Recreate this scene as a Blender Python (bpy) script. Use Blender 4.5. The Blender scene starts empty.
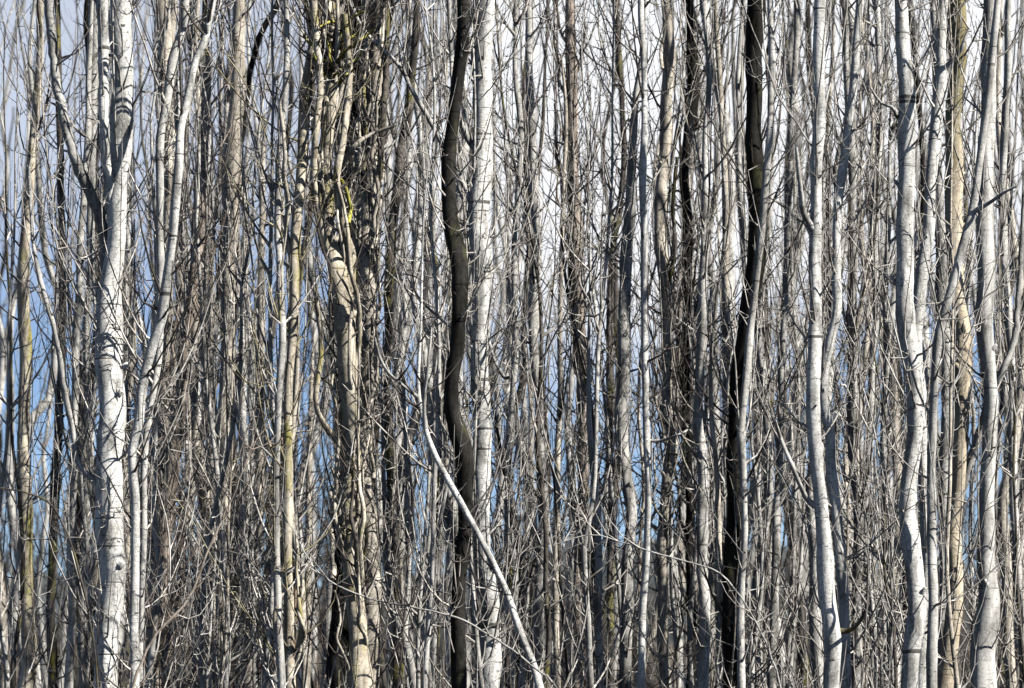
import bpy, math, random
import numpy as np
from mathutils import Vector

# ------------------------------------------------------------------ camera, sky, sun, exposure
S = bpy.context.scene
C = S.collection
R = math.radians
CAM_Z, FPX, HOR = 1.6, 4096.0, 640.0          # eye height, focal length in px, horizon row
cam = bpy.data.objects.new("camera", bpy.data.cameras.new("camera"))
C.objects.link(cam)
cam.location = (0, 0, CAM_Z)
cam.rotation_euler = (R(90), 0, 0)
cam.data.lens = 144.0
cam.data.sensor_width = 36.0
cam.data.shift_y = (HOR - 344.0) / 1024.0
cam.data.clip_end = 6000
cam.data.dof.use_dof = True
cam.data.dof.focus_distance = 20.6
cam.data.dof.aperture_fstop = 4.8
S.camera = cam

SUN_EL, SUN_AZ = 41.0, 119.0                   # azimuth clockwise from +Y
W = bpy.data.worlds.new("World")
S.world = W
W.use_nodes = True
nt = W.node_tree
bg = nt.nodes["Background"]
sky = nt.nodes.new("ShaderNodeTexSky")
sky.sky_type = 'NISHITA'
sky.sun_disc = False
sky.sun_elevation = R(SUN_EL)
sky.sun_rotation = R(SUN_AZ)
sky.altitude = 2500
sky.air_density = 0.52
sky.dust_density = 0.0
sky.ozone_density = 2.6
tc = nt.nodes.new("ShaderNodeTexCoord")
cmap = nt.nodes.new("ShaderNodeMapping")
cmap.inputs['Location'].default_value = (0.35, 0.0, 0.1)
cmap.inputs['Scale'].default_value = (7.0, 7.0, 11.0)
nt.links.new(tc.outputs['Generated'], cmap.inputs['Vector'])
cn = nt.nodes.new("ShaderNodeTexNoise")
cn.inputs['Scale'].default_value = 1.0
cn.inputs['Detail'].default_value = 7
cn.inputs['Roughness'].default_value = 0.55
nt.links.new(cmap.outputs['Vector'], cn.inputs['Vector'])
# the bank of cloud stands above the clear strip of sky along the horizon
vd = nt.nodes.new("ShaderNodeVectorMath"); vd.operation = 'DISTANCE'
vs = nt.nodes.new("ShaderNodeVectorMath"); vs.operation = 'MULTIPLY'
vs.inputs[1].default_value = (1.0, 0.0, 1.3)
nt.links.new(tc.outputs['Generated'], vs.inputs[0])
nt.links.new(vs.outputs[0], vd.inputs[0])
vd.inputs[1].default_value = (0.045, 0.0, 0.175)
bl = nt.nodes.new("ShaderNodeMapRange")
bl.inputs['From Min'].default_value = 0.03
bl.inputs['From Max'].default_value = 0.15
bl.inputs['To Min'].default_value = 0.55
bl.inputs['To Max'].default_value = -0.25
nt.links.new(vd.outputs['Value'], bl.inputs['Value'])
ad = nt.nodes.new("ShaderNodeMath"); ad.operation = 'ADD'
nt.links.new(cn.outputs['Fac'], ad.inputs[0]); nt.links.new(bl.outputs[0], ad.inputs[1])
cr = nt.nodes.new("ShaderNodeMapRange")
cr.interpolation_type = 'SMOOTHSTEP'
cr.inputs['From Min'].default_value = 0.45
cr.inputs['From Max'].default_value = 0.85
nt.links.new(ad.outputs[0], cr.inputs['Value'])
sp = nt.nodes.new("ShaderNodeSeparateXYZ"); nt.links.new(tc.outputs['Generated'], sp.inputs[0])
ve = nt.nodes.new("ShaderNodeMapRange"); ve.interpolation_type = 'SMOOTHSTEP'
ve.inputs['From Min'].default_value = 0.062; ve.inputs['From Max'].default_value = 0.125
ve.inputs['To Min'].default_value = 0.03; ve.inputs['To Max'].default_value = 0.5
nt.links.new(sp.outputs['Z'], ve.inputs['Value'])
vt = nt.nodes.new("ShaderNodeMapRange"); vt.interpolation_type = 'SMOOTHSTEP'      # the veil thins out overhead
vt.inputs['From Min'].default_value = 0.17; vt.inputs['From Max'].default_value = 0.30
vt.inputs['To Min'].default_value = 1.0; vt.inputs['To Max'].default_value = 0.0
nt.links.new(sp.outputs['Z'], vt.inputs['Value'])
vx = nt.nodes.new("ShaderNodeMath"); vx.operation = 'MULTIPLY'
nt.links.new(ve.outputs[0], vx.inputs[0]); nt.links.new(vt.outputs[0], vx.inputs[1])
vm = nt.nodes.new("ShaderNodeMath"); vm.operation = 'MAXIMUM'
nt.links.new(vx.outputs[0], vm.inputs[0]); nt.links.new(cr.outputs[0], vm.inputs[1])
mx = nt.nodes.new("ShaderNodeMix"); mx.data_type = 'RGBA'
nt.links.new(vm.outputs[0], mx.inputs['Factor'])
nt.links.new(sky.outputs[0], mx.inputs['A'])
mx.inputs['B'].default_value = (9.2, 9.4, 9.8, 1)
nt.links.new(mx.outputs['Result'], bg.inputs['Color'])
bg.inputs['Strength'].default_value = 0.05

sun = bpy.data.objects.new("sun", bpy.data.lights.new("sun", 'SUN'))
C.objects.link(sun)
sun.data.energy = 5.0
sun.data.angle = R(0.5)
sun.data.color = (1.0, 0.965, 0.91)
sd = Vector((math.sin(R(SUN_AZ)) * math.cos(R(SUN_EL)), math.cos(R(SUN_AZ)) * math.cos(R(SUN_EL)), math.sin(R(SUN_EL))))
sun.rotation_euler = (-sd).to_track_quat('-Z', 'Y').to_euler()
sun.location = sd * 60

S.view_settings.view_transform = 'Standard'
S.view_settings.look = 'None'
S.view_settings.exposure = 1.2
S.view_settings.gamma = 1.0
S.cycles.max_bounces = 6
S.cycles.diffuse_bounces = 0

# ------------------------------------------------------------------ materials
def nodes(m):
    m.use_nodes = True
    t = m.node_tree
    return t, t.nodes["Principled BSDF"]

def bark(name, light, dark, mark=0.6, moss=0.0, moss_col=(0.16, 0.15, 0.03), rough=0.75, patch=(0.40, 0.66), vary=0.3, speck=0.4, streak=0.5):
    m = bpy.data.materials.new(name)
    t, p = nodes(m)
    N, L = t.nodes.new, t.links.new
    co = N("ShaderNodeTexCoord")
    oi = N("ShaderNodeObjectInfo")
    off = N("ShaderNodeVectorMath"); off.operation = 'ADD'
    sc = N("ShaderNodeVectorMath"); sc.operation = 'SCALE'
    cmb = N("ShaderNodeCombineXYZ")
    for i in range(3): L(oi.outputs['Random'], cmb.inputs[i])
    L(cmb.outputs[0], sc.inputs[0]); sc.inputs['Scale'].default_value = 37.0
    L(co.outputs['Object'], off.inputs[0]); L(sc.outputs[0], off.inputs[1])
    def noise(scale, detail, rough, lo, hi):
        mp = N("ShaderNodeMapping"); mp.inputs['Scale'].default_value = scale
        L(off.outputs[0], mp.inputs['Vector'])
        n = N("ShaderNodeTexNoise"); n.inputs['Scale'].default_value = 1.0
        n.inputs['Detail'].default_value = detail; n.inputs['Roughness'].default_value = rough
        L(mp.outputs[0], n.inputs['Vector'])
        r = N("ShaderNodeMapRange"); r.inputs['From Min'].default_value = lo; r.inputs['From Max'].default_value = hi
        L(n.outputs['Fac'], r.inputs['Value'])
        return r.outputs[0], n.outputs['Fac']
    def mix(fac, a, b, mode='MIX'):
        x = N("ShaderNodeMix"); x.data_type = 'RGBA'; x.blend_type = mode
        for s, v in (('Factor', fac), ('A', a), ('B', b)):
            if isinstance(v, (int, float)): x.inputs[s].default_value = v
            elif isinstance(v, tuple): x.inputs[s].default_value = (*v, 1)
            else: L(v, x.inputs[s])
        return x.outputs['Result']
    def mul(a, k):
        x = N("ShaderNodeMath"); x.operation = 'MULTIPLY'; L(a, x.inputs[0])
        if isinstance(k, (int, float)): x.inputs[1].default_value = k
        else: L(k, x.inputs[1])
        return x.outputs[0]
    big, _ = noise((14, 14, 5), 6, 0.62, *patch)
    col = mix(big, light, dark)
    fine, finef = noise((90, 90, 60), 4, 0.7, 0.46, 0.66)
    col = mix(mul(fine, speck), col, tuple(0.45 * v for v in dark))
    pale, _ = noise((160, 160, 110), 2, 0.5, 0.60, 0.70)
    col = mix(mul(pale, 0.5), col, tuple(min(0.75, 1.25 * v) for v in light))
    strk, _ = noise((24, 24, 2.4), 5, 0.6, 0.53, 0.66)
    col = mix(mul(strk, streak), col, tuple(0.4 * v for v in dark))
    eye, _ = noise((26, 26, 55), 3, 0.55, 0.665, 0.70)
    col = mix(mul(eye, mark), col, tuple(0.15 * v for v in dark))
    lent, lentf = noise((28, 28, 330), 2, 0.5, 0.60, 0.68)
    col = mix(mul(lent, mark), col, tuple(0.3 * v for v in dark))
    ring, ringf = noise((1.2, 1.2, 34), 2, 0.5, 0.67, 0.71)
    col = mix(mul(ring, mark), col, tuple(0.22 * v for v in dark))
    if moss:
        mo, _ = noise((9, 9, 3.5), 5, 0.65, 0.60 - 0.2 * moss, 0.72 - 0.2 * moss)
        col = mix(mul(mo, 0.85), col, moss_col)
    vr = N("ShaderNodeMapRange"); vr.inputs['To Min'].default_value = 1 - vary; vr.inputs['To Max'].default_value = 1 + vary * 0.5
    L(oi.outputs['Random'], vr.inputs['Value'])
    hv = N("ShaderNodeVectorMath"); hv.operation = 'SCALE'
    L(col, hv.inputs[0]); L(vr.outputs[0], hv.inputs['Scale'])
    L(hv.outputs[0], p.inputs['Base Color'])
    p.inputs['Roughness'].default_value = rough
    p.inputs['Specular IOR Level'].default_value = 0.04 if light[0] < 0.1 else 0.2
    bm = N("ShaderNodeBump"); bm.inputs['Strength'].default_value = 0.55; bm.inputs['Distance'].default_value = 0.004
    sm = N("ShaderNodeMath"); sm.operation = 'SUBTRACT'
    L(finef, sm.inputs[0]); L(mul(ring, 0.8), sm.inputs[1])
    L(sm.outputs[0], bm.inputs['Height']); L(bm.outputs[0], p.inputs['Normal'])
    return m

def twig(name, a, b, vary=0.4):
    m = bpy.data.materials.new(name)
    t, p = nodes(m)
    N, L = t.nodes.new, t.links.new
    co = N("ShaderNodeTexCoord"); n = N("ShaderNodeTexNoise")
    n.inputs['Scale'].default_value = 9.0; n.inputs['Detail'].default_value = 5; n.inputs['Roughness'].default_value = 0.7
    L(co.outputs['Object'], n.inputs['Vector'])
    r = N("ShaderNodeMapRange"); r.inputs['From Min'].default_value = 0.36; r.inputs['From Max'].default_value = 0.62
    L(n.outputs['Fac'], r.inputs['Value'])
    x = N("ShaderNodeMix"); x.data_type = 'RGBA'
    L(r.outputs[0], x.inputs['Factor']); x.inputs['A'].default_value = (*a, 1); x.inputs['B'].default_value = (*b, 1)
    oi = N("ShaderNodeObjectInfo"); vr = N("ShaderNodeMapRange")
    vr.inputs['To Min'].default_value = 1 - vary; vr.inputs['To Max'].default_value = 1 + vary * 0.4
    L(oi.outputs['Random'], vr.inputs['Value'])
    hv = N("ShaderNodeVectorMath"); hv.operation = 'SCALE'
    L(x.outputs['Result'], hv.inputs[0]); L(vr.outputs[0], hv.inputs['Scale'])
    L(hv.outputs[0], p.inputs['Base Color'])
    p.inputs['Roughness'].default_value = 0.65
    p.inputs['Specular IOR Level'].default_value = 0.3
    return m

M = {
    'white': bark('white_bark', (0.60, 0.59, 0.555), (0.17, 0.165, 0.15), 0.9, patch=(0.46, 0.67), vary=0.12, speck=0.5, streak=0.45),
    'pale':  bark('pale_bark', (0.52, 0.505, 0.47), (0.17, 0.162, 0.145), 0.7, vary=0.15, speck=0.3),
    'grey':  bark('grey_bark', (0.46, 0.447, 0.415), (0.13, 0.123, 0.11), 0.7, vary=0.25, streak=0.7),
    'tan':   bark('tan_bark', (0.55, 0.50, 0.42), (0.18, 0.155, 0.12), 0.7, vary=0.2),
    'brown': bark('brown_bark', (0.40, 0.34, 0.28), (0.12, 0.095, 0.075), 0.6, vary=0.2),
    'mossy': bark('mossy_bark', (0.60, 0.54, 0.43), (0.17, 0.14, 0.10), 0.6, moss=0.27, moss_col=(0.25, 0.225, 0.06), vary=0.1),
    'olive': bark('olive_bark', (0.34, 0.30, 0.17), (0.16, 0.135, 0.07), 0.4, moss=0.5, vary=0.1),
    'dark':  bark('dark_shade_bark', (0.030, 0.028, 0.025), (0.005, 0.005, 0.004), 0.5, moss=0.1, moss_col=(0.05, 0.05, 0.025), vary=0.2),  # near-black: the shade on the darkest trunks is put into the bark colour
    'dusk':  bark('dusky_bark', (0.12, 0.105, 0.09), (0.022, 0.019, 0.016), 0.5, moss=0.25, vary=0.3),
    'moss':  bark('yellow_lichen_bark', (0.50, 0.46, 0.09), (0.16, 0.14, 0.04), 0.4, vary=0.1),
    'ochre': bark('orange_bark', (0.45, 0.32, 0.22), (0.20, 0.13, 0.08), 0.3, vary=0.1),
    't_pale': twig('pale_twigs', (0.56, 0.535, 0.49), (0.15, 0.13, 0.11)),
    't_grey': twig('grey_twigs', (0.48, 0.45, 0.40), (0.09, 0.078, 0.065)),
    't_brown': twig('brown_twigs', (0.42, 0.34, 0.28), (0.075, 0.055, 0.042)),
    't_dark': twig('dark_twigs', (0.075, 0.064, 0.055), (0.025, 0.02, 0.017)),
    't_moss': twig('lichened_twigs', (0.36, 0.32, 0.20), (0.07, 0.06, 0.035)),
}

# ------------------------------------------------------------------ mesh helpers
class MB:
    def __init__(self):
        self.v, self.q, self.n = [], [], 0
    def tube(self, P, r, k=8, rng=None, lump=0.0):
        P = np.asarray(P, float); r = np.asarray(r, float)
        n = len(P)
        T = np.gradient(P, axis=0)
        T /= (np.linalg.norm(T, axis=1, keepdims=True) + 1e-9)
        m = T.mean(0)
        ref = np.eye(3)[int(np.argmin(np.abs(m)))]
        U = np.cross(T, ref); U /= (np.linalg.norm(U, axis=1, keepdims=True) + 1e-9)
        V = np.cross(T, U)
        a = np.arange(k) * (2 * math.pi / k)
        rr = np.repeat(r[:, None], k, 1)
        if lump and rng is not None:
            ph = rng.uniform(0, 6.28, 4)
            z = np.cumsum(np.r_[0, np.linalg.norm(np.diff(P, axis=0), axis=1)])[:, None]
            rr = rr * (1 + lump * (np.sin(2 * a[None] + ph[0] + 2.2 * z) + 0.7 * np.sin(3 * a[None] + ph[1] - 3.1 * z) + 0.6 * np.sin(a[None] + ph[2] + 7.3 * z)))
        X = P[:, None] + rr[..., None] * (np.cos(a)[None, :, None] * U[:, None] + np.sin(a)[None, :, None] * V[:, None])
        X = X.reshape(-1, 3)
        i = np.arange(n - 1)[:, None] * k
        j = np.arange(k)[None]
        jn = (j + 1) % k
        F = np.stack([i + j, i + jn, i + k + jn, i + k + j], -1).reshape(-1, 4) + self.n
        self.v.append(X); self.q.append(F); self.n += len(X)
    def build(self, name, mat, parent=None, loc=None):
        me = bpy.data.meshes.new(name)
        v = np.concatenate(self.v); q = np.concatenate(self.q)
        me.vertices.add(len(v)); me.vertices.foreach_set('co', v.astype(np.float32).ravel())
        me.loops.add(q.size); me.loops.foreach_set('vertex_index', q.astype(np.int32).ravel())
        me.polygons.add(len(q))
        me.polygons.foreach_set('loop_start', np.arange(0, q.size, 4, dtype=np.int32))
        me.polygons.foreach_set('use_smooth', np.ones(len(q), bool))
        me.update(calc_edges=True); me.validate()
        me.materials.append(mat)
        o = bpy.data.objects.new(name, me)
        C.objects.link(o)
        if parent: o.parent = parent
        if loc is not None: o.location = loc
        return o

def spline(P, step):
    """smooth curve through the rows of P (any number of columns; the first three are xyz)"""
    P = np.asarray(P, float)
    Q = np.vstack([2 * P[0] - P[1], P, 2 * P[-1] - P[-2]])
    out = []
    for i in range(1, len(Q) - 2):
        n = max(2, int(np.linalg.norm(Q[i + 1, :3] - Q[i, :3]) / step))
        t = (np.arange(n) / n)[:, None]
        a, b, c, d = Q[i - 1], Q[i], Q[i + 1], Q[i + 2]
        out.append(0.5 * (2 * b + (c - a) * t + (2 * a - 5 * b + 4 * c - d) * t ** 2 + (3 * b - a - 3 * c + d) * t ** 3))
    out.append(P[-1:])
    return np.vstack(out)

def wobble(n, rng, amp, freq):
    s = np.linspace(0, 1, n)
    w = np.zeros((n, 3))
    for k in range(3):
        f = freq * (1 + k * 1.1)
        w[:, 0] += amp / (k + 1) * np.sin(6.283 * f * s + rng.uniform(0, 6.28))
        w[:, 1] += amp / (k + 1) * np.sin(6.283 * f * s + rng.uniform(0, 6.28))
    return w

def grow(mb, start, az, L, r0, rng, a0, a1, subs=5.0, k=4, depth=0, crook=0.10):
    """one ascending bare branch: leaves at angle a0 from the vertical and turns up to a1; carries side twigs and spurs"""
    n = max(4, int(L / 0.075))
    s = np.linspace(0, 1, n)
    ang = a0 + (a1 - a0) * s ** 0.6
    azs = az + np.cumsum(rng.normal(0, crook, n))
    ang = ang + np.cumsum(rng.normal(0, crook * 0.75, n))
    d = np.stack([np.sin(ang) * np.cos(azs), np.sin(ang) * np.sin(azs), np.cos(ang)], 1)
    P = np.asarray(start) + np.vstack([[0, 0, 0], np.cumsum(d[:-1], 0) * (L / (n - 1))])
    rad = r0 * (1 - 0.72 * s)
    rad[0] *= 1.5; rad[::3] *= 1.18                                # knobbly nodes
    mb.tube(P, rad, k)
    if depth >= 2: return P
    ns = rng.poisson(L * subs)
    for _ in range(ns):
        i = rng.integers(1, n)
        short = rng.random() < (0.62 if depth == 0 else 0.85)
        l = rng.uniform(0.03, 0.09) if short else rng.uniform(0.12, 0.42) * min(1, L / 0.6)
        sa = azs[i] + rng.uniform(-2.2, 2.2)
        grow(mb, P[i], sa, l, max(0.0016, rad[i] * (0.62 if short else 0.66)), rng, ang[i] + rng.uniform(0.5, 1.15),
             rng.uniform(0.1, 0.6), subs * (0 if short else 1.3), 3, depth + 1, crook)
    return P

# ------------------------------------------------------------------ naming
ALL = []
def tag(o, label, cat, group=None):
    o['label'] = label; o['category'] = cat
    if group: o['group'] = group

def empty(name, loc):
    o = bpy.data.objects.new(name, None)
    o.empty_display_size = 0.2
    C.objects.link(o); o.location = loc
    return o

def at(px, py, Y):
    return np.array([(px - 512.0) * Y / FPX, Y, CAM_Z + (HOR - py) * Y / FPX])

# ------------------------------------------------------------------ ground, hill, far wood
gm = bpy.data.materials.new("leaf_litter")
t, p = nodes(gm)
n1 = t.nodes.new("ShaderNodeTexNoise"); n1.inputs['Scale'].default_value = 2.5; n1.inputs['Detail'].default_value = 10; n1.inputs['Roughness'].default_value = 0.75
tcg = t.nodes.new("ShaderNodeTexCoord"); t.links.new(tcg.outputs['Object'], n1.inputs['Vector'])
rp = t.nodes.new("ShaderNodeValToRGB")
rp.color_ramp.elements[0].position = 0.35; rp.color_ramp.elements[0].color = (0.045, 0.034, 0.024, 1)
rp.color_ramp.elements[1].position = 0.68; rp.color_ramp.elements[1].color = (0.20, 0.155, 0.10, 1)
t.links.new(n1.outputs['Fac'], rp.inputs['Fac']); t.links.new(rp.outputs[0], p.inputs['Base Color'])
p.inputs['Roughness'].default_value = 0.95
rng = np.random.default_rng(5)
xs = np.r_[np.linspace(-2000, -60, 12), np.linspace(-50, 50, 60), np.linspace(60, 2000, 12)]
ys = np.r_[np.linspace(-60, 8, 6), np.linspace(10, 100, 60), np.linspace(120, 4000, 14)]
gv = [(x, y, 0.04 * math.sin(x * 1.3 + y * .7) + 0.05 * math.sin(y * .9 - x * .4)) for y in ys for x in xs]
nx = len(xs)
gf = [(j * nx + i, j * nx + i + 1, (j + 1) * nx + i + 1, (j + 1) * nx + i) for j in range(len(ys) - 1) for i in range(nx - 1)]
me = bpy.data.meshes.new("ground"); me.from_pydata(gv, [], gf); me.materials.append(gm)
g = bpy.data.objects.new("ground", me); C.objects.link(g); g['kind'] = 'structure'

hm = bpy.data.materials.new("forested_hill")
t, p = nodes(hm)
n1 = t.nodes.new("ShaderNodeTexNoise"); n1.inputs['Scale'].default_value = 0.06; n1.inputs['Detail'].default_value = 9; n1.inputs['Roughness'].default_value = 0.8
tcg = t.nodes.new("ShaderNodeTexCoord"); t.links.new(tcg.outputs['Object'], n1.inputs['Vector'])
rp = t.nodes.new("ShaderNodeValToRGB")
rp.color_ramp.elements[0].position = 0.4; rp.color_ramp.elements[0].color = (0.02, 0.03, 0.035, 1)
rp.color_ramp.elements[1].position = 0.65; rp.color_ramp.elements[1].color = (0.07, 0.075, 0.07, 1)
t.links.new(n1.outputs['Fac'], rp.inputs['Fac']); t.links.new(rp.outputs[0], p.inputs['Base Color'])
p.inputs['Roughness'].default_value = 1.0
hx = np.linspace(-900, 900, 181); hy = np.linspace(1500, 2300, 25)
hv = []
for j, y in enumerate(hy):
    for x in hx:
        e = math.sin(math.pi * j / (len(hy) - 1)) ** 0.7
        h = 26 + 14 * math.sin(x * 0.006 + 1) + 7 * math.sin(x * 0.021) + 2.5 * math.sin(x * 0.11) + rng.normal(0, 0.9)
        hv.append((x, y, -1 + e * h))
nx = len(hx)
hf = [(j * nx + i, j * nx + i + 1, (j + 1) * nx + i + 1, (j + 1) * nx + i) for j in range(len(hy) - 1) for i in range(nx - 1)]
me = bpy.data.meshes.new("hills"); me.from_pydata(hv, [], hf); me.materials.append(hm)
h = bpy.data.objects.new("hills", me); C.objects.link(h); h['kind'] = 'structure'

mb = MB()
rng = np.random.default_rng(77)
for i in range(300):
    Y = rng.uniform(62, 100)
    x = rng.uniform(-0.17, 0.17) * Y
    H = rng.uniform(2.0, 3.8) * (Y / 70) * (1.2 if x / Y < -0.02 or x / Y > 0.075 else 0.75)
    n = 9
    P = np.array([[x, Y, z] for z in np.linspace(-0.1, H, n)]) + wobble(n, rng, 0.10, 1.0)
    mb.tube(P, np.linspace(rng.uniform(0.03, 0.09), 0.008, n), 5)
    for b in range(rng.integers(10, 18)):
        k = rng.integers(1, n)
        grow(mb, P[k], rng.uniform(0, 6.28), rng.uniform(0.5, 1.8), 0.014, rng, 0.9, 0.15, 2.2, 3, 1)
o = mb.build('distant_woods', M['t_dark']); o['kind'] = 'stuff'  # dark twig colour carries the shade of the far woods
o['label'] = 'far-off thicket coloured dark for shade, closing the view behind the stand'

mb = MB()
for i in range(1100):
    Y = 24 + 38 * rng.random() ** 0.8
    x = rng.uniform(-0.15, 0.15) * Y
    H = rng.uniform(0.7, 1.5) + (Y - 22) * 0.022
    grow(mb, (x, Y, -0.02), rng.uniform(0, 6.28), H, rng.uniform(0.004, 0.009), rng, rng.uniform(0, 0.5), rng.uniform(0, 0.5), 3.5, 3, 1, 0.12)
o = mb.build('undergrowth', M['t_dark']); o['kind'] = 'stuff'
o['label'] = 'tangle of brown leafless brush between the trunk bases'

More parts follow.
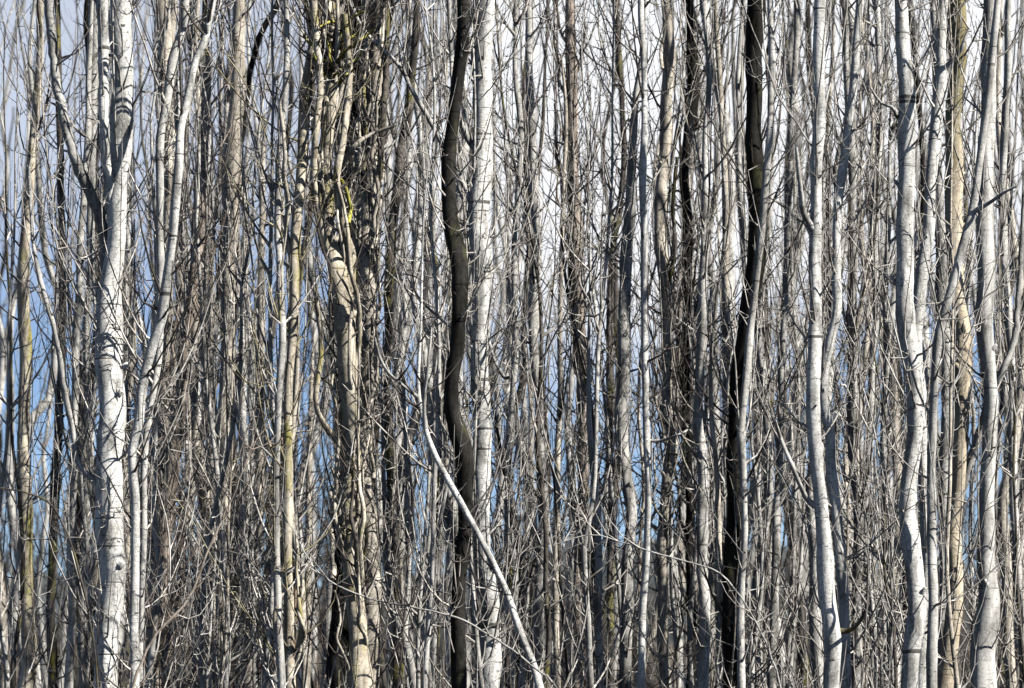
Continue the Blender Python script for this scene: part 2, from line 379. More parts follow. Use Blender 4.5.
# ------------------------------------------------------------------ the traced trees of the front and middle rows
# key, short name, depth, bark, twigs, number of branches, [(px, py, width px)...] from the top down, label, limbs
TREES = [
 ('a7', 'mossy trunk by left edge', 22.4, 'mossy', 't_grey', 30,
  [(40,0,7),(39,60,8),(34,130,9),(29,200,10),(25,270,12),(24,344,12),(23,450,12),(24,516,14),(25,600,15),(26,688,16)],
  'grey trunk with green moss and a yellow lichen spot close to the left edge', []),
 ('a9', 'thin dark stem', 24.5, 'dusk', 't_dark', 26,
  [(57,0,5),(60,90,6),(59,180,7),(61,260,8),(62,344,8),(57,450,9),(54,560,9),(52,688,10)],
  'thin dark stem between the mossy left-edge trunk and the white forked trunk', []),
 ('a4', 'wavy light stem', 21.3, 'pale', 't_grey', 30,
  [(90,0,5),(87,60,6),(88,120,6),(86,172,7),(82,240,7),(80,300,8),(76,344,8),(75,450,8),(71,520,8),(70,600,8),(68,688,9)],
  'wavy light stem just left of the thick white forked trunk', []),
 ('a4b', 'spotted grey stem', 22.0, 'grey', 't_grey', 14,
  [(95,0,6),(93,50,8),(92,110,8),(92,172,8),(91,250,8),(88,344,8),(86,450,8),(84,560,9),(82,688,9)],
  'spotted grey stem half hidden behind the left side of the white forked trunk', []),
 ('a1', 'thick white forked trunk', 20.0, 'white', 't_pale', 34,
  [(123,0,23),(122,60,22),(121,120,21),(121,172,20),(118,215,19),(113,260,20),(109,300,25),(109,344,27),(111,430,28),(110,516,28),(110,600,26),(106,688,25)],
  'thick white trunk that forks into three limbs, the brightest on the left side',
  [('white', [(104,0,11),(105,60,11),(106,120,10),(108,172,10),(112,225,11),(113,262,12)]),
   ('grey', [(48,-20,9),(52,40,9),(57,85,9),(66,122,10),(76,160,11),(87,188,12),(97,212,12),(103,245,12),(108,285,14)]),
   ('pale', [(33,170,3),(33,195,4),(37,250,4),(46,290,5),(55,320,5),(60,344,5),(66,390,6),(73,430,6),(80,465,6),(94,495,7)]),
   ('grey', [(122,120,2.5),(121,80,3),(117,60,3),(112,59,4)][::1])]),
 ('b2', 'white stem with kinks', 19.75, 'white', 't_pale', 30,
  [(214,-8,6),(205,35,7),(194,62,8),(188,100,8),(181,130,8),(178,172,9),(171,245,9),(165,290,10),(160,320,10),(152,344,10),(143,385,9),(139,425,9),(133,450,9),(134,516,9),(133,600,9),(133,688,10)],
  'white kinked stem right of the thick forked trunk, sweeping to the upper right', []),
 ('b1', 'thin pale stem', 20.0, 'pale', 't_pale', 30,
  [(184,0,10),(183,28,9),(176,52,9),(170,85,9),(165,120,8),(160,172,8),(158,230,8),(159,290,8),(158,344,7),(153,385,7),(146,430,7),(144,470,7),(143,516,7),(141,600,7),(139,688,8)],
  'thin pale stem running close beside the kinked white stem, straight in its lower half', []),
 ('b3', 'tan trunk', 24.2, 'tan', 't_grey', 20,
  [(162,0,15),(165,50,15),(166,110,13),(168,172,13),(167,250,13),(166,344,12),(164,450,13),(163,560,13),(164,688,14)],
  'straight tan trunk partly hidden behind the thin pale stems left of centre', []),
 ('b4', 'leaning brown trunk', 22.6, 'brown', 't_brown', 46,
  [(204,40,8),(203,110,10),(200,172,12),(199,240,12),(193,300,12),(184,344,12),(177,420,13),(170,490,14),(163,560,15),(157,620,16),(151,688,18)],
  'brown trunk leaning to the right with a dense brush of reddish twigs low down', []),
 ('b5', 'wide grey beige trunk', 23.2, 'tan', 't_grey', 26,
  [(238,0,12),(237,60,14),(236,120,16),(233,172,19),(229,230,17),(227,280,15),(228,344,14),(224,420,13),(222,516,12),(221,600,12),(222,688,13)],
  'wide beige trunk narrowing downward, left of the mossy twisted trunk', []),
 ('b6', 'bright bent low trunk', 23.8, 'tan', 't_brown', 18,
  [(262,180,6),(261,260,7),(260,344,8),(258,430,10),(257,500,11),(254,560,12),(249,620,13),(247,688,14)],
  'bent bright beige trunk whose sunlit foot shows at the bottom', []),
 ('c1', 'slim grey white stem', 20.1, 'pale', 't_pale', 34,
  [(285,-5,6),(286,60,6),(283,120,7),(278,172,7),(277,230,7),(280,270,7),(282,344,7),(279,400,7),(276,470,7),(276,516,7),(278,600,8),(281,688,9)],
  'slim grey white stem left of the mossy twisted trunk, nearly straight', []),
 ('c2', 'mossy curved stem', 20.2, 'mossy', 't_moss', 30,
  [(319,-5,8),(311,50,9),(303,100,10),(300,172,11),(299,225,11),(296,280,10),(292,344,9),(289,420,9),(288,516,10),(289,600,10),(290,688,11)],
  'mossy yellowish stem curving to the right at its top, beside the mossy twisted trunk', []),
 ('c14', 'thin orange stem', 20.4, 'ochre', 't_brown', 4,
  [(279,400,2),(285,470,2.5),(290,530,3),(295,580,3),(294,640,3),(287,688,4)],
  'thin orange brown stem bowing near the bottom left of the mossy twisted trunk', []),
 ('c14b', 'bare cream trunk', 27.0, 'tan', 't_brown', 12,
  [(312,380,4),(309,470,6),(307,560,7),(307,620,7),(307,688,8)],
  'short bare cream trunk standing in the dark gap near the bottom', []),
 ('c4', 'mossy twisted trunk', 20.3, 'mossy', 't_moss', 16,
  [(334,-5,11),(333,50,12),(330,110,11),(327,172,11),(329,230,13),(340,280,18),(346,330,20),(347,380,20),(350,430,20),(349,490,20),(350,560,20),(356,620,20),(360,688,22)],
  'twisted trunk thick with yellow green moss and tangled shoots, crossed by dark hollows',
  [('moss', [(366,18,2),(352,24,3),(342,32,4),(335,48,5)]),
   ('moss', [(322,34,2),(334,27,3),(345,40,4),(337,62,6)]),
   ('moss', [(349,225,5),(351,210,4),(346,190,4),(339,180,4),(335,190,4)][::-1]),
   ('mossy', [(313,-8,8),(318,40,8),(322,90,7),(318,140,7),(315,185,7),(322,230,8),(333,262,9),(343,296,10)]),
   ('mossy', [(346,20,6),(350,80,7),(345,140,7),(338,180,7),(343,225,7),(352,262,9),(347,320,10)]),
   ('tan', [(395,130,3),(372,137,4),(355,150,5),(338,172,6),(331,195,7)]),
   ('mossy', [(318,300,4),(322,350,5),(317,400,5),(322,420,6),(335,438,8),(346,448,9)])]),
 ('c5', 'rough beige trunk', 20.8, 'tan', 't_grey', 16,
  [(378,-5,15),(377,60,15),(372,130,14),(369,200,15),(368,300,16),(367,344,16),(366,400,16),(363,470,16),(371,530,18),(373,590,18),(371,640,17),(369,688,18)],
  'rough beige trunk hugged by thin vertical shoots, just right of the mossy twisted trunk',
  [('dark', [(362,-10,10),(358,40,11),(354,90,10),(362,150,9),(367,215,9)]),
   ('dusk', [(388,0,6),(387,70,7),(383,130,7),(378,190,7),(371,260,8)])]),
 ('c3', 'broad black trunk', 22.2, 'dark', 't_dark', 12,  # added dark backing for the black, shaded hollows between the shoots
  [(350,-5,42),(352,60,40),(352,120,34),(350,172,28),(348,240,24),(350,344,22),(346,450,22),(342,560,22),(340,688,24)],
  'broad black trunk standing right behind the mossy twisted trunk', []),
 ('c6', 'dusky mossy stem', 23.5, 'dusk', 't_dark', 30,
  [(418,-5,7),(412,60,8),(406,120,9),(399,172,10),(391,260,10),(386,344,10),(389,440,10),(392,520,10),(396,600,10),(399,688,11)],
  'dusky dark stem leaning right between the rough beige trunk and the black wavy trunk', []),
 ('c20', 'forked white stem', 20.9, 'pale', 't_pale', 16,
  [(382,400,3),(384,460,4),(385,516,5),(386,570,6),(394,615,7),(404,638,8),(409,660,8),(413,688,8)],
  'low white stem that forks in a narrow Y left of the black wavy trunk',
  [('pale', [(404,380,3),(406,450,4),(407,516,5),(408,580,5),(406,638,6)])]),
 ('c11', 'leaning white pole', 19.4, 'white', 't_pale', 12,
  [(424,210,1.5),(421,280,2.2),(420,330,2.8),(418,385,3.5),(423,418,4.5),(432,448,5),(446,477,6),(463,506,6),(479,535,6.3),(495,567,6.6),(510,602,7),(524,640,7.3),(540,688,8)],
  'slender white stem leaning diagonally across the foot of the smooth pale trunk',
  [('pale', [(376,340,2),(380,358,3),(389,374,3),(404,386,3),(416,392,4)]),
   ('grey', [(432,330,2),(428,370,3),(424,400,4),(424,425,4)])]),
 ('c8', 'black wavy trunk', 20.15, 'dark', 't_grey', 40,  # a trunk in full shadow; its shade is painted as black bark
  [(463,-5,13),(460,60,13),(455,110,13),(449,160,14),(447,200,14),(451,230,15),(459,262,16),(460,310,15),(457,344,15),(452,375,14),(453,405,15),(460,432,17),(465,460,18),(464,500,16),(462,560,15),(459,620,14),(457,688,15)],
  'black wavy trunk standing close against the left side of the smooth pale trunk', []),
 ('c9', 'smooth pale trunk', 20.6, 'white', 't_pale', 34,
  [(482,-5,21),(482,100,20),(480,172,20),(479,230,19),(481,300,18),(480,344,17),(481,420,18),(481,500,18),(483,560,18),(489,620,20),(487,688,22)],
  'smooth pale straight trunk at the middle with a dark branch shadow halfway up',
  [('pale', [(448,-8,4),(451,50,4),(454,90,5),(460,120,5),(468,138,6),(479,158,7)]),
   ('grey', [(345,-4,2.5),(360,25,3),(375,45,3.5),(400,70,4),(415,98,4.5),(432,126,5),(450,160,5),(466,190,5),(479,225,6)]),
   ('grey', [(485,300,2),(490,345,3),(496,365,3),(503,378,4),(508,380,4)][::1])]),
 ('d1', 'crooked thin light stem', 22.2, 'pale', 't_grey', 32,
  [(516,-5,5),(515,70,5),(519,110,6),(521,145,6),(517,200,6),(514,260,6),(516,344,6),(511,430,6),(508,516,6),(510,600,7),(512,688,7)],
  'crooked thin light stem next to the right side of the smooth pale trunk', []),
 ('d2', 'soft grey stem', 23.4, 'grey', 't_dark', 34,
  [(528,-5,7),(530,60,8),(531,120,9),(534,172,10),(537,230,10),(535,280,10),(534,344,9),(538,400,9),(541,450,10),(545,516,11),(541,570,11),(538,630,10),(535,688,11)],
  'soft grey stem with one bend, second right of the smooth pale trunk', []),
 ('d14', 'thin stem with blue behind', 22.8, 'tan', 't_grey', 20,
  [(566,120,4),(563,200,4),(561,280,5),(560,344,5),(560,400,6),(558,450,6),(558,516,6),(556,600,7),(557,688,7)],
  'thin beige stem with blue showing on both sides', []),
 ('d3', 'dark brown flaky trunk', 24.0, 'brown', 't_dark', 46,
  [(569,-5,9),(571,50,10),(571,100,11),(573,172,12),(574,240,12),(577,290,12),(581,344,12),(582,400,12),(584,450,12),(583,500,11),(580,560,10),(578,620,10),(577,688,11)],
  'dark brown patchy trunk, dark at the top and beige below',
  [('dark', [(573,-5,6),(574,60,6),(567,120,7),(571,190,7),(570,250,8),(575,320,8),(578,375,9)])]),
 ('d12', 'curvy bright stem', 21.6, 'pale', 't_pale', 18,
  [(590,300,3),(588,350,4),(589,400,5),(592,450,6),(596,500,6),(598,560,7),(598,620,7),(600,688,8)],
  'curvy bright stem right of the dark brown patchy trunk', []),
 ('d4', 'thin black upper stem', 24.8, 'dusk', 't_dark', 34,
  [(616,-5,5),(619,50,6),(622,100,6),(624,172,6),(612,260,7),(610,344,7),(609,430,7),(611,520,7),(610,688,8)],
  'thin blackish stem crossing the bright sky gap right of centre', []),
 ('d6', 'grey swelling trunk', 22.1, 'grey', 't_grey', 28,
  [(642,40,5),(637,85,6),(633,130,8),(631,172,9),(628,215,11),(626,290,12),(623,344,13),(622,400,13),(622,440,12),(626,480,12),(630,516,12),(628,560,12),(626,620,12),(625,688,13)],
  'grey trunk swelling downward, left one of the pair around the blue gap', []),
 ('d5', 'slim white stem with nodes', 20.8, 'white', 't_pale', 16,
  [(641,-5,6),(644,60,6),(644,120,6),(643,172,7),(644,240,7),(644,300,7),(646,344,7),(646,400,7),(648,450,7),(649,500,7),(646,560,7),(643,610,7),(641,688,8)],
  'slim white stem with knobs, right one of the pair around the blue gap',
  [('pale', [(700,410,1.5),(690,428,2),(676,436,2.5),(662,440,3),(649,441,3)])]),
 ('d7', 'half dark trunk', 22.9, 'tan', 't_dark', 38,
  [(667,-5,11),(667,60,12),(666,120,12),(663,172,12),(661,230,12),(665,290,12),(668,344,11),(668,400,10),(670,440,10),(668,480,11),(664,516,11),(661,560,10),(663,620,10),(665,688,11)],
  'beige trunk with a dark left side and several shoots twined against it',
  [('dusk', [(676,160,3),(672,210,4),(674,250,4),(667,295,5),(668,340,5)])]),
 ('d8', 'dark ragged stem', 24.0, 'dark', 't_dark', 70,
  [(689,-5,8),(692,60,11),(690,120,12),(686,172,9),(688,260,8),(686,344,8),(688,430,8),(690,520,8),(691,688,9)],
  'ragged dark stem thick with black twigs in its upper half', []),
 ('d9', 'bright banded trunk', 21.7, 'pale', 't_grey', 34,
  [(709,80,5),(706,150,7),(705,230,8),(702,300,9),(700,344,9),(699,380,9),(698,420,10),(702,450,11),(702,516,11),(704,600,11),(704,688,12)],
  'bright pale trunk with clean sunlit lower half, left of the thick black trunk', []),
 ('d16', 'pale low leaning stem', 21.3, 'tan', 't_grey', 8,
  [(711,400,4),(716,460,5),(719,516,6),(719,570,7),(724,620,8),(727,688,9)],
  'low cream stem leaning across the foot of the thick black trunk', []),
 ('d10', 'thick black trunk', 21.2, 'dark', 't_dark', 28,
  [(758,-5,18),(755,60,17),(753,120,17),(755,172,18),(757,240,18),(751,300,18),(744,344,17),(737,400,16),(735,460,16),(734,516,17),(732,600,17),(730,688,18)],
  'thick black trunk slanting down to the left, right of centre', []),
 ('d11', 'light stem over black', 20.6, 'pale', 't_pale', 24,
  [(772,-5,6),(772,60,7),(770,130,7),(764,200,7),(757,270,7),(749,344,8),(744,390,8),(742,430,8),(745,516,7),(742,600,7),(742,688,8)],
  'light stem that crosses in front of the thick black trunk', []),
 ('e14', 'slim stem by dark gap', 22.5, 'grey', 't_grey', 34,
  [(797,-5,6),(795,60,6),(791,130,6),(789,200,7),(786,280,7),(783,344,7),(781,420,7),(778,516,8),(775,590,8),(772,688,9)],
  'slim grey stem right of the thick black trunk, brighter near its foot',
  [('pale', [(752,385,2.5),(760,402,3),(768,416,4),(776,430,4),(785,450,4.5)][::1]) ]),
 ('e1', 'white twin stem', 19.3, 'white', 't_pale', 26,
  [(821,-5,12),(820,60,12),(820,120,11),(818,172,11),(817,230,12),(816,290,13),(814,344,13),(811,380,14),(811,420,14),(814,465,14),(821,500,14),(825,540,15),(827,590,16),(831,640,16),(833,688,16)],
  'white stem of the curving twin pair, the thicker, with dark bands near its foot',
  [('grey', [(795,150,3),(799,185,5),(804,212,6),(812,232,7)]),
   ('dusk', [(866,560,2.5),(866,585,3),(865,605,3.5),(858,622,4),(848,631,5),(836,634,6)]),
   ('pale', [(768,412,3),(779,440,4),(787,460,4),(797,482,5),(808,500,5),(821,508,6)])]),
 ('e2', 'right twin stem', 20.1, 'white', 't_pale', 26,
  [(861,-5,8),(856,60,8),(851,120,8),(843,172,9),(838,215,9),(835,265,9),(836,310,9),(829,340,9),(823,375,9),(823,405,10),(830,435,11),(832,460,11),(836,500,11),(840,550,11),(844,600,11),(847,640,11),(846,688,12)],
  'thinner of the white twin stems, crossing behind its partner and leaning right above', []),
 ('e16', 'grey banded stem', 22.7, 'grey', 't_grey', 40,
  [(846,20,6),(848,90,7),(852,160,8),(853,230,8),(854,300,9),(853,344,9),(851,420,9),(853,470,9),(858,516,9),(858,600,9),(857,688,10)],
  'grey stem with faint bands directly right of the white twin stems', []),
 ('e4', 'thin whitish stem', 23.1, 'pale', 't_grey', 46,
  [(878,-5,6),(879,60,7),(880,130,7),(876,172,7),(873,230,7),(876,290,7),(874,344,7),(869,420,7),(868,516,7),(872,600,7),(873,688,8)],
  'thin whitish stem in the twiggy thicket left of the thick speckled trunk', []),
 ('e20', 'slim stem among twigs', 22.3, 'grey', 't_pale', 46,
  [(890,150,4),(888,220,5),(886,300,6),(887,380,6),(884,450,6),(886,530,7),(890,610,7),(893,688,8)],
  'slim grey stem buried in twigs close to the left of the thick speckled trunk', []),
 ('e5', 'thick speckled trunk', 20.0, 'white', 't_pale', 24,
  [(902,-5,13),(904,60,14),(906,120,16),(908,172,17),(907,230,18),(906,290,18),(909,344,18),(914,380,19),(915,420,18),(912,460,17),(909,516,17),(913,560,18),(914,600,18),(911,640,18),(908,688,18)],
  'thick speckled pale trunk, first of the large cluster toward the right edge',
  [('pale', [(868,90,2),(880,105,3),(890,110,3.5),(898,117,4),(905,122,5)])]),
 ('e6', 'bent pale trunk', 20.7, 'white', 't_pale', 20,
  [(945,-5,12),(941,40,12),(942,72,12),(938,110,12),(932,172,11),(928,220,12),(921,270,12),(918,310,12),(917,344,12),(920,400,12),(924,460,12),(926,540,12),(924,620,12),(922,688,13)],
  'pale trunk with a knee near the top, leaning right beside the thick speckled trunk',
  [('pale', [(968,30,2.5),(960,50,4),(952,60,4.5),(943,69,5)])]),
 ('e8', 'shadowy grey trunk', 21.8, 'grey', 't_dark', 18,
  [(932,-5,8),(936,60,9),(938,130,10),(939,200,11),(942,260,12),(944,310,12),(946,344,11),(947,430,11),(945,516,11),(944,600,12),(942,688,13)],
  'shadowy grey trunk filling the gap behind the bent pale trunk and the olive topped trunk', []),
 ('e7', 'olive topped trunk', 21.2, 'olive', 't_grey', 20,
  [(957,-5,15),(958,60,15),(957,120,16),(957,150,17)],
  'trunk olive green at the top and cream lower down, in the right-hand cluster', []),
 ('e9', 'leaning light limb stem', 19.8, 'pale', 't_pale', 16,
  [(997,-5,7),(991,60,7),(985,120,7),(978,172,8),(972,212,8),(961,250,8),(951,290,9),(943,320,9),(938,344,9),(936,400,9),(934,470,9),(933,560,10),(932,688,11)],
  'slender light stem bending out to the upper right across the right-hand cluster',
  [('pale', [(1012,190,2.5),(1000,196,3),(988,204,4),(975,214,5)])]),
 ('e11', 'speckled bulging trunk', 20.9, 'pale', 't_grey', 26,
  [(990,-5,13),(990,60,14),(989,120,15),(987,172,16),(985,230,17),(985,280,18),(986,344,17),(990,390,15),(992,440,14),(991,480,15),(988,516,15),(986,560,19),(989,600,22),(986,640,23),(983,688,25)],
  'speckled trunk bulging at its foot, last thick one before the right edge', []),
 ('e18', 'slim right edge stem', 21.9, 'pale', 't_grey', 30,
  [(1008,-5,6),(1006,80,7),(1004,172,8),(1006,260,8),(1011,344,8),(1015,420,8),(1014,500,8),(1018,560,9),(1021,640,10),(1023,688,10)],
  'slim light stem close to the right edge', []),
]
for T in TREES:                                     # the olive topped trunk turns cream below its mossy top
    if T[0] == 'e7':
        T[6].extend([(956,190,17),(956,230,17),(960,290,17),(963,344,18),(962,390,18),(960,430,17),(958,480,16),(956,530,15),(955,600,15),(950,640,16),(946,688,18)])
        T[8].append(('pale', [(1022,150,3),(1019,230,5),(1016,290,6),(1010,344,7),(1000,370,7),(989,394,8),(976,438,8),(967,470,8),(959,505,9),(955,545,10)]))
M['olive2'] = bark('olive_cream_bark', (0.52, 0.45, 0.34), (0.24, 0.20, 0.14), 0.6, vary=0.08)
# green-brown film on the upper stem of that one tree: it keeps to the trunk above four metres
t2 = M['olive2'].node_tree
pb = t2.nodes['Principled BSDF']
src = pb.inputs['Base Color'].links[0].from_socket
co = t2.nodes.new("ShaderNodeTexCoord"); sx = t2.nodes.new("ShaderNodeSeparateXYZ")
nz = t2.nodes.new("ShaderNodeTexNoise"); nz.inputs['Scale'].default_value = 7
t2.links.new(co.outputs['Object'], sx.inputs[0]); t2.links.new(co.outputs['Object'], nz.inputs['Vector'])
a2 = t2.nodes.new("ShaderNodeMath"); a2.operation = 'ADD'
t2.links.new(sx.outputs['Z'], a2.inputs[0]); t2.links.new(nz.outputs['Fac'], a2.inputs[1])
r2 = t2.nodes.new("ShaderNodeMapRange"); r2.inputs['From Min'].default_value = 4.45; r2.inputs['From Max'].default_value = 4.95
t2.links.new(a2.outputs[0], r2.inputs['Value'])
x2 = t2.nodes.new("ShaderNodeMix"); x2.data_type = 'RGBA'
t2.links.new(r2.outputs[0], x2.inputs['Factor']); t2.links.new(src, x2.inputs['A']); x2.inputs['B'].default_value = (0.19, 0.165, 0.085, 1)
t2.links.new(x2.outputs['Result'], pb.inputs['Base Color'])

LAND = []                                           # (screen x at mid height, short name, depth)
def px_of(x, Y): return 512 + x * FPX / Y

def make_tree(key, short, Y, bk, tw, nb, pts, label, limbs, seed):
    rng = np.random.default_rng(seed)
    if bk == 'olive': bk = 'olive2'
    mpp = Y / FPX
    rows = [np.r_[at(x, y, Y), w * mpp / 2] for x, y, w in pts][::-1]        # from the foot up
    b = rows[0]; d = rows[1] - rows[0]
    slope = np.clip(d[:2] / max(d[2], 0.05), -0.35, 0.35)
    foot = [np.r_[b[0] - slope[0] * b[2] * 0.75, b[1], -0.06, b[3] * 1.28],
            np.r_[b[0] - slope[0] * b[2] * 0.4, b[1], b[2] * 0.5, b[3] * 1.06]]
    top = []
    t = rows[-1]
    if pts[0][1] <= 0:
        d = rows[-1] - rows[-2]
        s = np.clip(d[0] / max(d[2], 0.05), -0.25, 0.25)
        H = rng.uniform(2.2, 3.4)
        top = [np.r_[t[0] + s * H * 0.5, t[1] + rng.normal(0, .1), t[2] + H * 0.5, t[3] * 0.72],
               np.r_[t[0] + s * H * 0.8 + rng.normal(0, .1), t[1] + rng.normal(0, .2), t[2] + H, t[3] * 0.3]]
    else:
        top = [np.r_[t[0] + rng.normal(0, .02), t[1] + rng.normal(0, .05), t[2] + 0.35, t[3] * 0.45]]
    P = spline(np.array(foot + rows + top), 0.045)
    n = len(P)
    # gentle sway toward and away from the viewer, small kinks
    z = P[:, 2]
    P[:, 1] += 0.05 * np.sin(z * 1.9 + rng.uniform(0, 6)) + 0.03 * np.sin(z * 4.3 + rng.uniform(0, 6)) + 0.02
    P[:, 0] += 0.10 * P[:, 3] * np.sin(z * 8.1 + rng.uniform(0, 6)) + 0.07 * P[:, 3] * np.sin(z * 15 + rng.uniform(0, 6))
    kz = np.cumsum(rng.uniform(0.12, 0.5, 120)); kz = np.r_[-1, kz[kz < z[-1]], z[-1] + 1]
    for c in (0, 1):
        P[:, c] += np.interp(z, kz, rng.normal(0, 1, len(kz))) * np.minimum(0.006, 0.16 * P[:, 3])
    rad = np.maximum(P[:, 3], 0.002) * (1 + 0.10 * np.exp(-((z[:, None] - kz[None]) / 0.035) ** 2).max(1)) * (1 + 0.05 * np.sin(z * 6.0 + rng.uniform(0, 6)) + 0.035 * np.sin(z * 13 + rng.uniform(0, 6)))
    base = np.array([P[0, 0], P[0, 1], 0.0])
    root = empty('tree', base)
    tag(root, label, 'tree', 'bare trees of the front rows')
    m = MB(); m.tube(P[:, :3] - base, rad, 14 if pts[0][2] > 10 or pts[-1][2] > 12 else 10, rng, 0.035)
    for _ in range(int(6 + 10 * (rad[n // 2] > 0.03))):
        i = int(rng.integers(int(n * .1), int(n * .75))); az = rng.uniform(0, 6.28); q = rad[i]
        dv = np.array([math.cos(az), math.sin(az), rng.uniform(0.3, 1.1)])
        l = q * rng.uniform(1.1, 1.5)
        rs = q * rng.uniform(0.10, 0.24)
        m.tube(P[i, :3] - base + np.outer(np.array([0.55 * q, 0.92 * q, l, l + 0.003]), dv / np.linalg.norm(dv[:2])), [rs * 2.2, rs * 1.5, rs, 0.0005], 7)
    m.build('trunk', M[bk], root)
    cr = MB()
    limbs = list(limbs)
    if key == 'c4':                                 # spray of lichen covered shoots at the top
        for j in range(13):
            a = rng.uniform(-1.3, 1.3); l = rng.uniform(18, 46); x0, y0 = 336 + rng.normal(0, 5), rng.uniform(46, 92)
            limbs.append(('moss', [(x0 + l * math.sin(a) * u + rng.normal(0, 1), y0 - l * math.cos(a) * u, 4.6 - 2.8 * u) for u in (1, 0.75, 0.5, 0.25, 0)]))
    for j in range({'c4': 30, 'c5': 26, 'c2': 6, 'c3': 12, 'd7': 7, 'd3': 5, 'd8': 9, 'b4': 6}.get(key, 0)):       # contorted shoots hugging the stem, a dusky few standing in for shadow
        y1 = rng.uniform(40, 700); Lp = rng.uniform(70, 230); side = rng.choice([-1, 1])
        ys_ = np.array([q[1] for q in pts]); xs_ = np.array([q[0] for q in pts])
        w_ = rng.uniform(3, 7.5) if key[0] == 'c' else rng.uniform(2, 4)
        off = rng.uniform(2, 15)
        sh = []
        for u in np.linspace(0, 1, 8):
            yy = y1 - u * Lp
            sh.append((np.interp(yy, ys_, xs_) + side * (3 + off * math.sin(1.9 * u + 0.3)) + rng.normal(0, 2.2), yy, w_ * (1 - 0.6 * u)))
        limbs.append((rng.choice([bk, 'mossy', 'mossy', 'tan', 'tan', 'dusk']) if key[0] == 'c' else bk, sh[::-1]))
    for mk, lp in limbs:
        lr = [np.r_[at(x, y, Y), w * mpp / 2] for x, y, w in lp]
        jd = np.array([min((q[0] - a[0]) ** 2 + (q[2] - a[2]) ** 2 for q in P) for a in (lr[0], lr[-1])])
        if jd[0] < jd[1]: lr = lr[::-1]             # ordered so that the last row is the joint on the trunk
        k = int(np.argmin((P[:, 0] - lr[-1][0]) ** 2 + (P[:, 2] - lr[-1][2]) ** 2))
        lr[-1][:2] = P[k, :2]; lr[-1][2] = P[k, 2]
        lr = np.array(lr)
        bow = -0.35 * math.sin(rng.uniform(0.4, 1.2))
        s = np.linspace(1, 0, len(lr))
        lr[:, 1] = P[k, 1] + bow * s * 0.8 + 0.05 * np.sin(s * 9)
        Q = spline(lr, 0.03)
        Q[:, 3] = np.maximum(Q[:, 3], 0.0018)
        Q[-4:, 3] *= np.array([1.04, 1.1, 1.2, 1.3])
        Q[:, :2] += rng.normal(0, 1, (len(Q), 2)) * np.minimum(0.0022, 0.1 * Q[:, 3])[:, None]
        lm = MB(); lm.tube(Q[:, :3] - base, Q[:, 3] * (1 + 0.06 * np.sin(np.arange(len(Q)) * 0.9)), 8, rng, 0.03)
        lm.build('limb', M[mk], root)
        for _ in range(min(9, max(2, len(Q) // 7))):
            i = rng.integers(0, len(Q) - 1)
            grow(cr, Q[i, :3] - base, rng.uniform(0, 6.28), rng.uniform(0.1, 0.6), max(0.002, min(0.004, Q[i, 3] * .6)), rng, rng.uniform(0.5, 1.2), rng.uniform(0.1, 0.5), 7)
    # twigs: many slim ascending branches, often running close beside the trunk
    zt = z[-1]
    for _ in range(int(nb * 1.45)):
        zz = rng.uniform(0.4, min(zt - 0.15, 5.4))
        i = int(np.argmin(np.abs(z - zz)))
        L = rng.choice([rng.uniform(0.12, 0.4), rng.uniform(0.4, 1.5)], p=[0.35, 0.65])
        r = min(rng.uniform(0.0028, 0.0062), P[i, 3] * 0.6)
        grow(cr, P[i, :3] - base, rng.uniform(0, 6.28), L, r, rng, rng.uniform(0.4, 1.3), rng.uniform(-0.05, 0.3), 7.5)
    if key in ('b4', 'b6', 'b5'):                   # brush of shoots fanning up from low on the stem
        for _ in range(44):
            i = int(np.argmin(np.abs(z - rng.uniform(0.9, 2.3))))
            grow(cr, P[i, :3] - base, rng.choice([rng.normal(-0.3, 0.6), rng.uniform(0, 6.28)]), rng.uniform(0.5, 1.2), rng.uniform(0.003, 0.005), rng, rng.uniform(0.45, 0.85), rng.uniform(0.35, 0.6), 6, 4, 0, 0.06)
    if cr.n: cr.build('crown', M[tw if seed % 5 else 't_dark'], root)
    mid = P[int(np.argmin(np.abs(z - (CAM_Z + 296 * mpp))))]
    LAND.append((px_of(mid[0], mid[1]), short, Y))
    return root

for i, T in enumerate(TREES):
    make_tree(*T, 1000 + i * 17)

# ------------------------------------------------------------------ thin arching saplings rooted between the trunks
def arching(Y, mk, tw, pts, label, seed, nb):
    rng = np.random.default_rng(seed)
    mpp = Y / FPX
    rows = np.array([np.r_[at(x, y, Y), 0.56 * w * mpp / 2] for x, y, w in pts])
    b = rows[-1].copy(); d = rows[-1] - rows[-2]
    sl = d[0] / max(1e-3, -d[2])
    foot = np.array([np.r_[b[0] + sl * b[2] * 0.35, b[1], b[2] * 0.5, b[3] * 1.1], np.r_[b[0] + sl * b[2] * 0.5, b[1], -0.04, b[3] * 1.3]])
    P = spline(np.vstack([rows, foot]), 0.04)[::-1]
    base = np.array([P[0, 0], P[0, 1], 0])
    root = empty('sapling', base); tag(root, label, 'sapling', 'thin arching saplings')
    P[:, :3] += rng.normal(0, 0.0016, (len(P), 3))
    m = MB(); m.tube(P[:, :3] - base, np.maximum(P[:, 3], .0014) * (1 + 0.12 * (np.arange(len(P)) % 4 == 0)), 6); m.build('stem', M[mk], root)
    cr = MB()
    for _ in range(nb):
        i = rng.integers(len(P) // 3, len(P))
        grow(cr, P[i, :3] - base, rng.uniform(0, 6.28), rng.uniform(0.05, 0.35), 0.0022, rng, rng.uniform(.6, 1.2), .3, 5)
    cr.build('crown', M[tw], root)
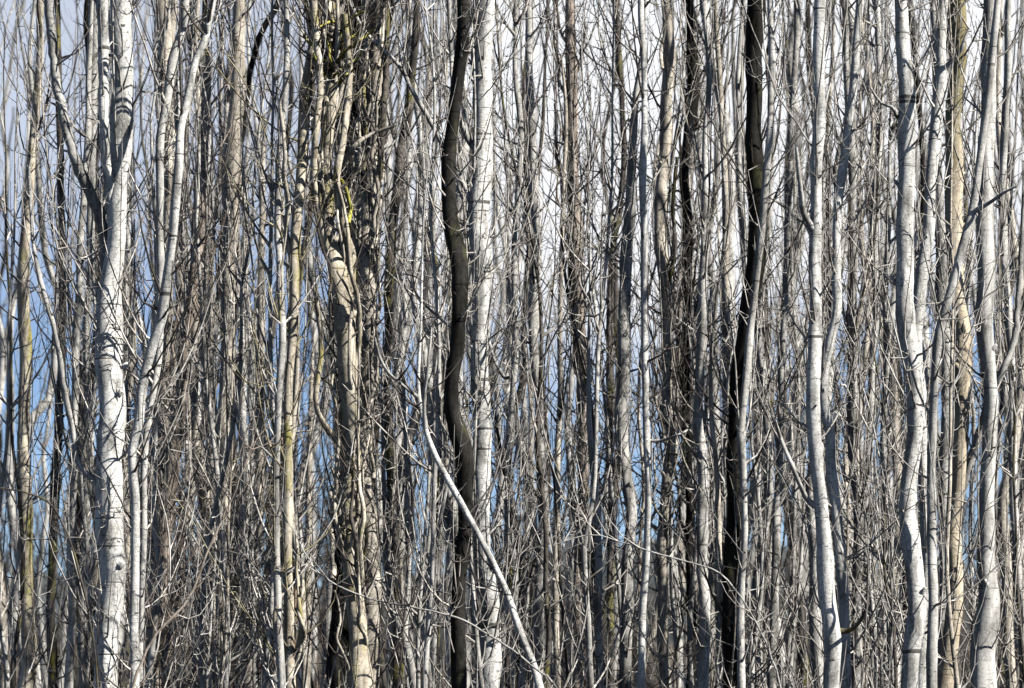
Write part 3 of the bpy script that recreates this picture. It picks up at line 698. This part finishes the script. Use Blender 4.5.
arching(19.2, 'pale', 't_pale', [(553,546,1.6),(575,538,2),(600,536,2),(630,545,2.2),(670,557,2.5),(700,565,2.6),(720,574,2.8),(735,590,3),(750,612,3),(762,634,3.2),(772,660,3.4),(780,688,3.6)],
        'thin pale sapling arching over to the left above the bottom, low right of centre', 5, 26)
arching(19.0, 'grey', 't_grey', [(280,505,1.6),(298,540,2),(320,574,2.4),(355,594,2.8),(388,603,3),(420,609,3.2),(450,615,3.4),(475,627,3.6),(512,650,4),(545,676,4),(556,688,4.2)],
        'thin grey sapling bowed far to the left across the feet of the middle trunks', 6, 40)
arching(18.8, 'dusk', 't_dark', [(0,488,2),(14,490,3),(30,494,3.4),(48,502,3.6),(66,530,4),(80,575,4),(92,630,4),(98,688,4.2)],
        'thin dark sapling arching to the left edge in front of the mossy left-edge trunk', 7, 10)
arching(24.3, 'dark', 't_dark', [(292,-30,10),(279,0,11),(270,18,11),(260,36,11),(251,70,10),(243,130,9),(238,200,9),(235,300,9),(232,400,9),(230,520,9),(228,688,9)],
        'bowed black sapling with its top bent over to the right behind the wide beige trunk', 8, 30)
arching(18.9, 'brown', 't_brown', [(256,440,1.6),(240,480,2),(222,520,2.6),(210,545,4),(197,580,4.4),(184,605,4.6),(165,625,5),(150,645,5),(132,688,5.2)],
        'light brown sapling leaning right over the foot of the leaning brown trunk', 9, 24)

# ------------------------------------------------------------------ slender saplings and back rows: prototypes, then copies with labels of their own
ORD = ['', 'second', 'third', 'fourth', 'fifth', 'sixth', 'seventh', 'eighth', 'ninth', 'tenth', 'eleventh', 'twelfth']
PLACED = {'sap': [], 'mid': [], 'far': []}

def proto(kind, seed):
    rng = np.random.default_rng(seed)
    if kind == 'sap':
        H, r0, nb, tw, k = rng.uniform(4.4, 5.8), rng.uniform(0.010, 0.022), 30, rng.choice(['t_pale', 't_pale', 't_grey']), 6
        amp = 0.06
    elif kind == 'mid':
        H, r0, nb, tw, k = rng.uniform(6.4, 8.2), rng.uniform(0.032, 0.060), 20, rng.choice(['t_grey', 't_pale', 't_dark']), 8
        amp = 0.08
    else:
        H, r0, nb, tw, k = rng.uniform(9.0, 11.5), rng.uniform(0.055, 0.10), 16, rng.choice(['t_grey', 't_grey', 't_dark']), 8
        amp = 0.12
    n = int(H / 0.12)
    s = np.linspace(0, 1, n)
    P = np.stack([0 * s, 0 * s, -0.05 + H * s], 1) + wobble(n, rng, amp * 0.45, H / 4.0) * np.minimum(1, s * 6)[:, None]
    kz = np.cumsum(rng.uniform(0.16, 0.75, 80)); kz = np.r_[-1, kz[kz < H], H + 1]
    for c in (0, 1):
        P[:, c] += np.interp(P[:, 2], kz, np.cumsum(rng.normal(0, 0.028, len(kz))) * (1.0 if kind == 'sap' else 1.25))
    lean = rng.normal(0, 0.03, 2)
    P[:, 0] += lean[0] * H * s ** 1.4; P[:, 1] += lean[1] * H * s ** 1.4
    rad = r0 * (1.1 - 0.95 * s) * (1 + 0.06 * np.sin(P[:, 2] * 7 + rng.uniform(0, 6)))
    root = empty('sapling' if kind == 'sap' else 'tree', (0, 0, 0))
    m = MB(); m.tube(P, rad, k, rng, 0.03)
    m.build('stem' if kind == 'sap' else 'trunk', M['grey'], root)
    cr = MB()
    for _ in range(nb):
        i = rng.integers(int(n * 0.06), n)
        far = kind == 'far'
        L = rng.choice([rng.uniform(0.15, 0.5), rng.uniform(0.5, 2.0)], p=[0.3, 0.7])
        r = min(rng.uniform(0.004, 0.009) * (1.5 if far else 1), rad[i] * .7)
        if kind == 'sap': grow(cr, P[i], rng.uniform(0, 6.28), L * 0.8, min(r, 0.0055), rng, rng.uniform(0.3, 1.0), rng.uniform(-0.05, 0.18), 6)
        else: grow(cr, P[i], rng.uniform(0, 6.28), L, r, rng, rng.uniform(0.25, 0.75), rng.uniform(-0.05, 0.12), 2.0 if not far else 1.0, 4, 0, 0.07)
    cr.build('crown', M[tw], root)
    return root

PROTO = {'sap': [proto('sap', 300 + i) for i in range(9)], 'mid': [proto('mid', 400 + i) for i in range(10)], 'far': [proto('far', 500 + i) for i in range(8)]}
USED = set()
def place(kind, px, Y, rz, sc, barkname):
    rng_i = int((px * 7 + Y * 31)) % len(PROTO[kind])
    src = PROTO[kind][rng_i]
    if src.name not in USED:
        o = src; USED.add(src.name); kids = list(src.children)
    else:
        o = src.copy(); C.objects.link(o); kids = []
        for ch in src.children:
            c = ch.copy(); C.objects.link(c); c.parent = o; kids.append(c)
    o.location = ((px - 512) * Y / FPX, Y, 0); o.rotation_euler = (0, 0, rz); o.scale = (sc, sc, sc)
    for c in kids:
        if c.name.split('.')[0] in ('trunk', 'stem'):
            c.material_slots[0].link = 'OBJECT'
            c.material_slots[0].material = M[barkname]
    PLACED[kind].append([px, Y, o, barkname])

rng = np.random.default_rng(2024)
GAPS = [(3, 15), (58, 74), (150, 160), (203, 213), (268, 277), (384, 398), (424, 440), (544, 572), (590, 608), (646, 664), (706, 722), (765, 776), (866, 874), (1000, 1010)]
def spread(n, dens, gaps=()):
    """n screen columns, drawn by the density table [(px, weight)...]"""
    xs = np.linspace(-40, 1064, 1105)
    w = np.interp(xs, [d[0] for d in dens], [d[1] for d in dens])
    c = np.cumsum(w); c /= c[-1]
    px = np.interp((np.arange(n) + rng.uniform(0.1, 0.9, n)) / n, c, xs)
    for k in range(n):
        for a, b in gaps:
            if a < px[k] < b: px[k] = a - rng.uniform(0, 6) if px[k] - a < b - px[k] else b + rng.uniform(0, 6)
    return px
SAPD = [(-40, .6), (60, .5), (85, .3), (128, 1.6), (260, 1.3), (290, .6), (310, .15), (375, .15), (390, 1.6), (440, 1.2), (475, .3), (500, 1.4), (600, 1.0), (640, .5), (690, 1.4), (780, 1.0), (850, 1.6), (895, 1.2), (930, .4), (1000, .8), (1064, .8)]
for px in spread(66, SAPD, [(92, 124), (308, 378), (440, 494), (545, 571), (591, 607), (648, 663), (726, 760), (803, 836), (897, 966)]):
    place('sap', px, rng.uniform(20.2, 25.5), rng.uniform(0, 6.28), rng.uniform(0.85, 1.15), rng.choice(['pale', 'pale', 'grey', 'tan', 'dusk']))
MIDD = [(-40, .6), (90, .6), (130, 1.0), (330, 1.1), (400, 1.0), (530, .8), (545, .35), (608, .5), (645, .3), (668, .6), (690, 1.1), (760, .9), (850, 1.2), (1064, 1.1)]
for px in spread(98, MIDD, GAPS):
    place('mid', px, rng.uniform(23.5, 36), rng.uniform(0, 6.28), rng.uniform(0.9, 1.12), rng.choice(['grey', 'pale', 'pale', 'pale', 'tan', 'dusk', 'dark']))  # black-barked picks, here and in the far row, stand in for shadowed gaps
for px in spread(42, MIDD, GAPS):
    place('far', px, rng.uniform(39, 58), rng.uniform(0, 6.28), rng.uniform(0.85, 1.1), rng.choice(['grey', 'pale', 'pale', 'tan', 'dusk', 'dark']))

BARKWORD = {'pale': 'pale', 'grey': 'grey', 'tan': 'beige', 'brown': 'brown', 'dusk': 'dusky', 'dark': 'shade-black'}
HEAD = {'sap': 'thin twiggy {} sapling', 'mid': 'slim {} tree behind', 'far': 'blurred {} tree far behind'}
GROUP = {'sap': 'thin twiggy saplings among the trunks', 'mid': 'slim trees of the middle rows', 'far': 'blurred trees of the back rows'}
LAND.sort()
for kind, rows in PLACED.items():
    cells = {}
    for r in sorted(rows, key=lambda r: r[0]):
        left = [l for l in LAND if l[0] <= r[0]]
        i = len(left)
        cells.setdefault((i, r[3]), []).append(r)
    for (i, bk), rs in cells.items():
        if i == 0: where = 'left of the ' + LAND[0][1]
        elif i == len(LAND): where = 'right of the ' + LAND[-1][1]
        else: where = 'between %s and %s' % (LAND[i - 1][1], LAND[i][1])
        for n_, r in enumerate(rs):
            head = HEAD[kind].format(BARKWORD[bk])
            tag(r[2], (ORD[n_] + ' ' if n_ else '') + head + ', ' + where, 'sapling' if kind == 'sap' else 'tree', GROUP[kind])
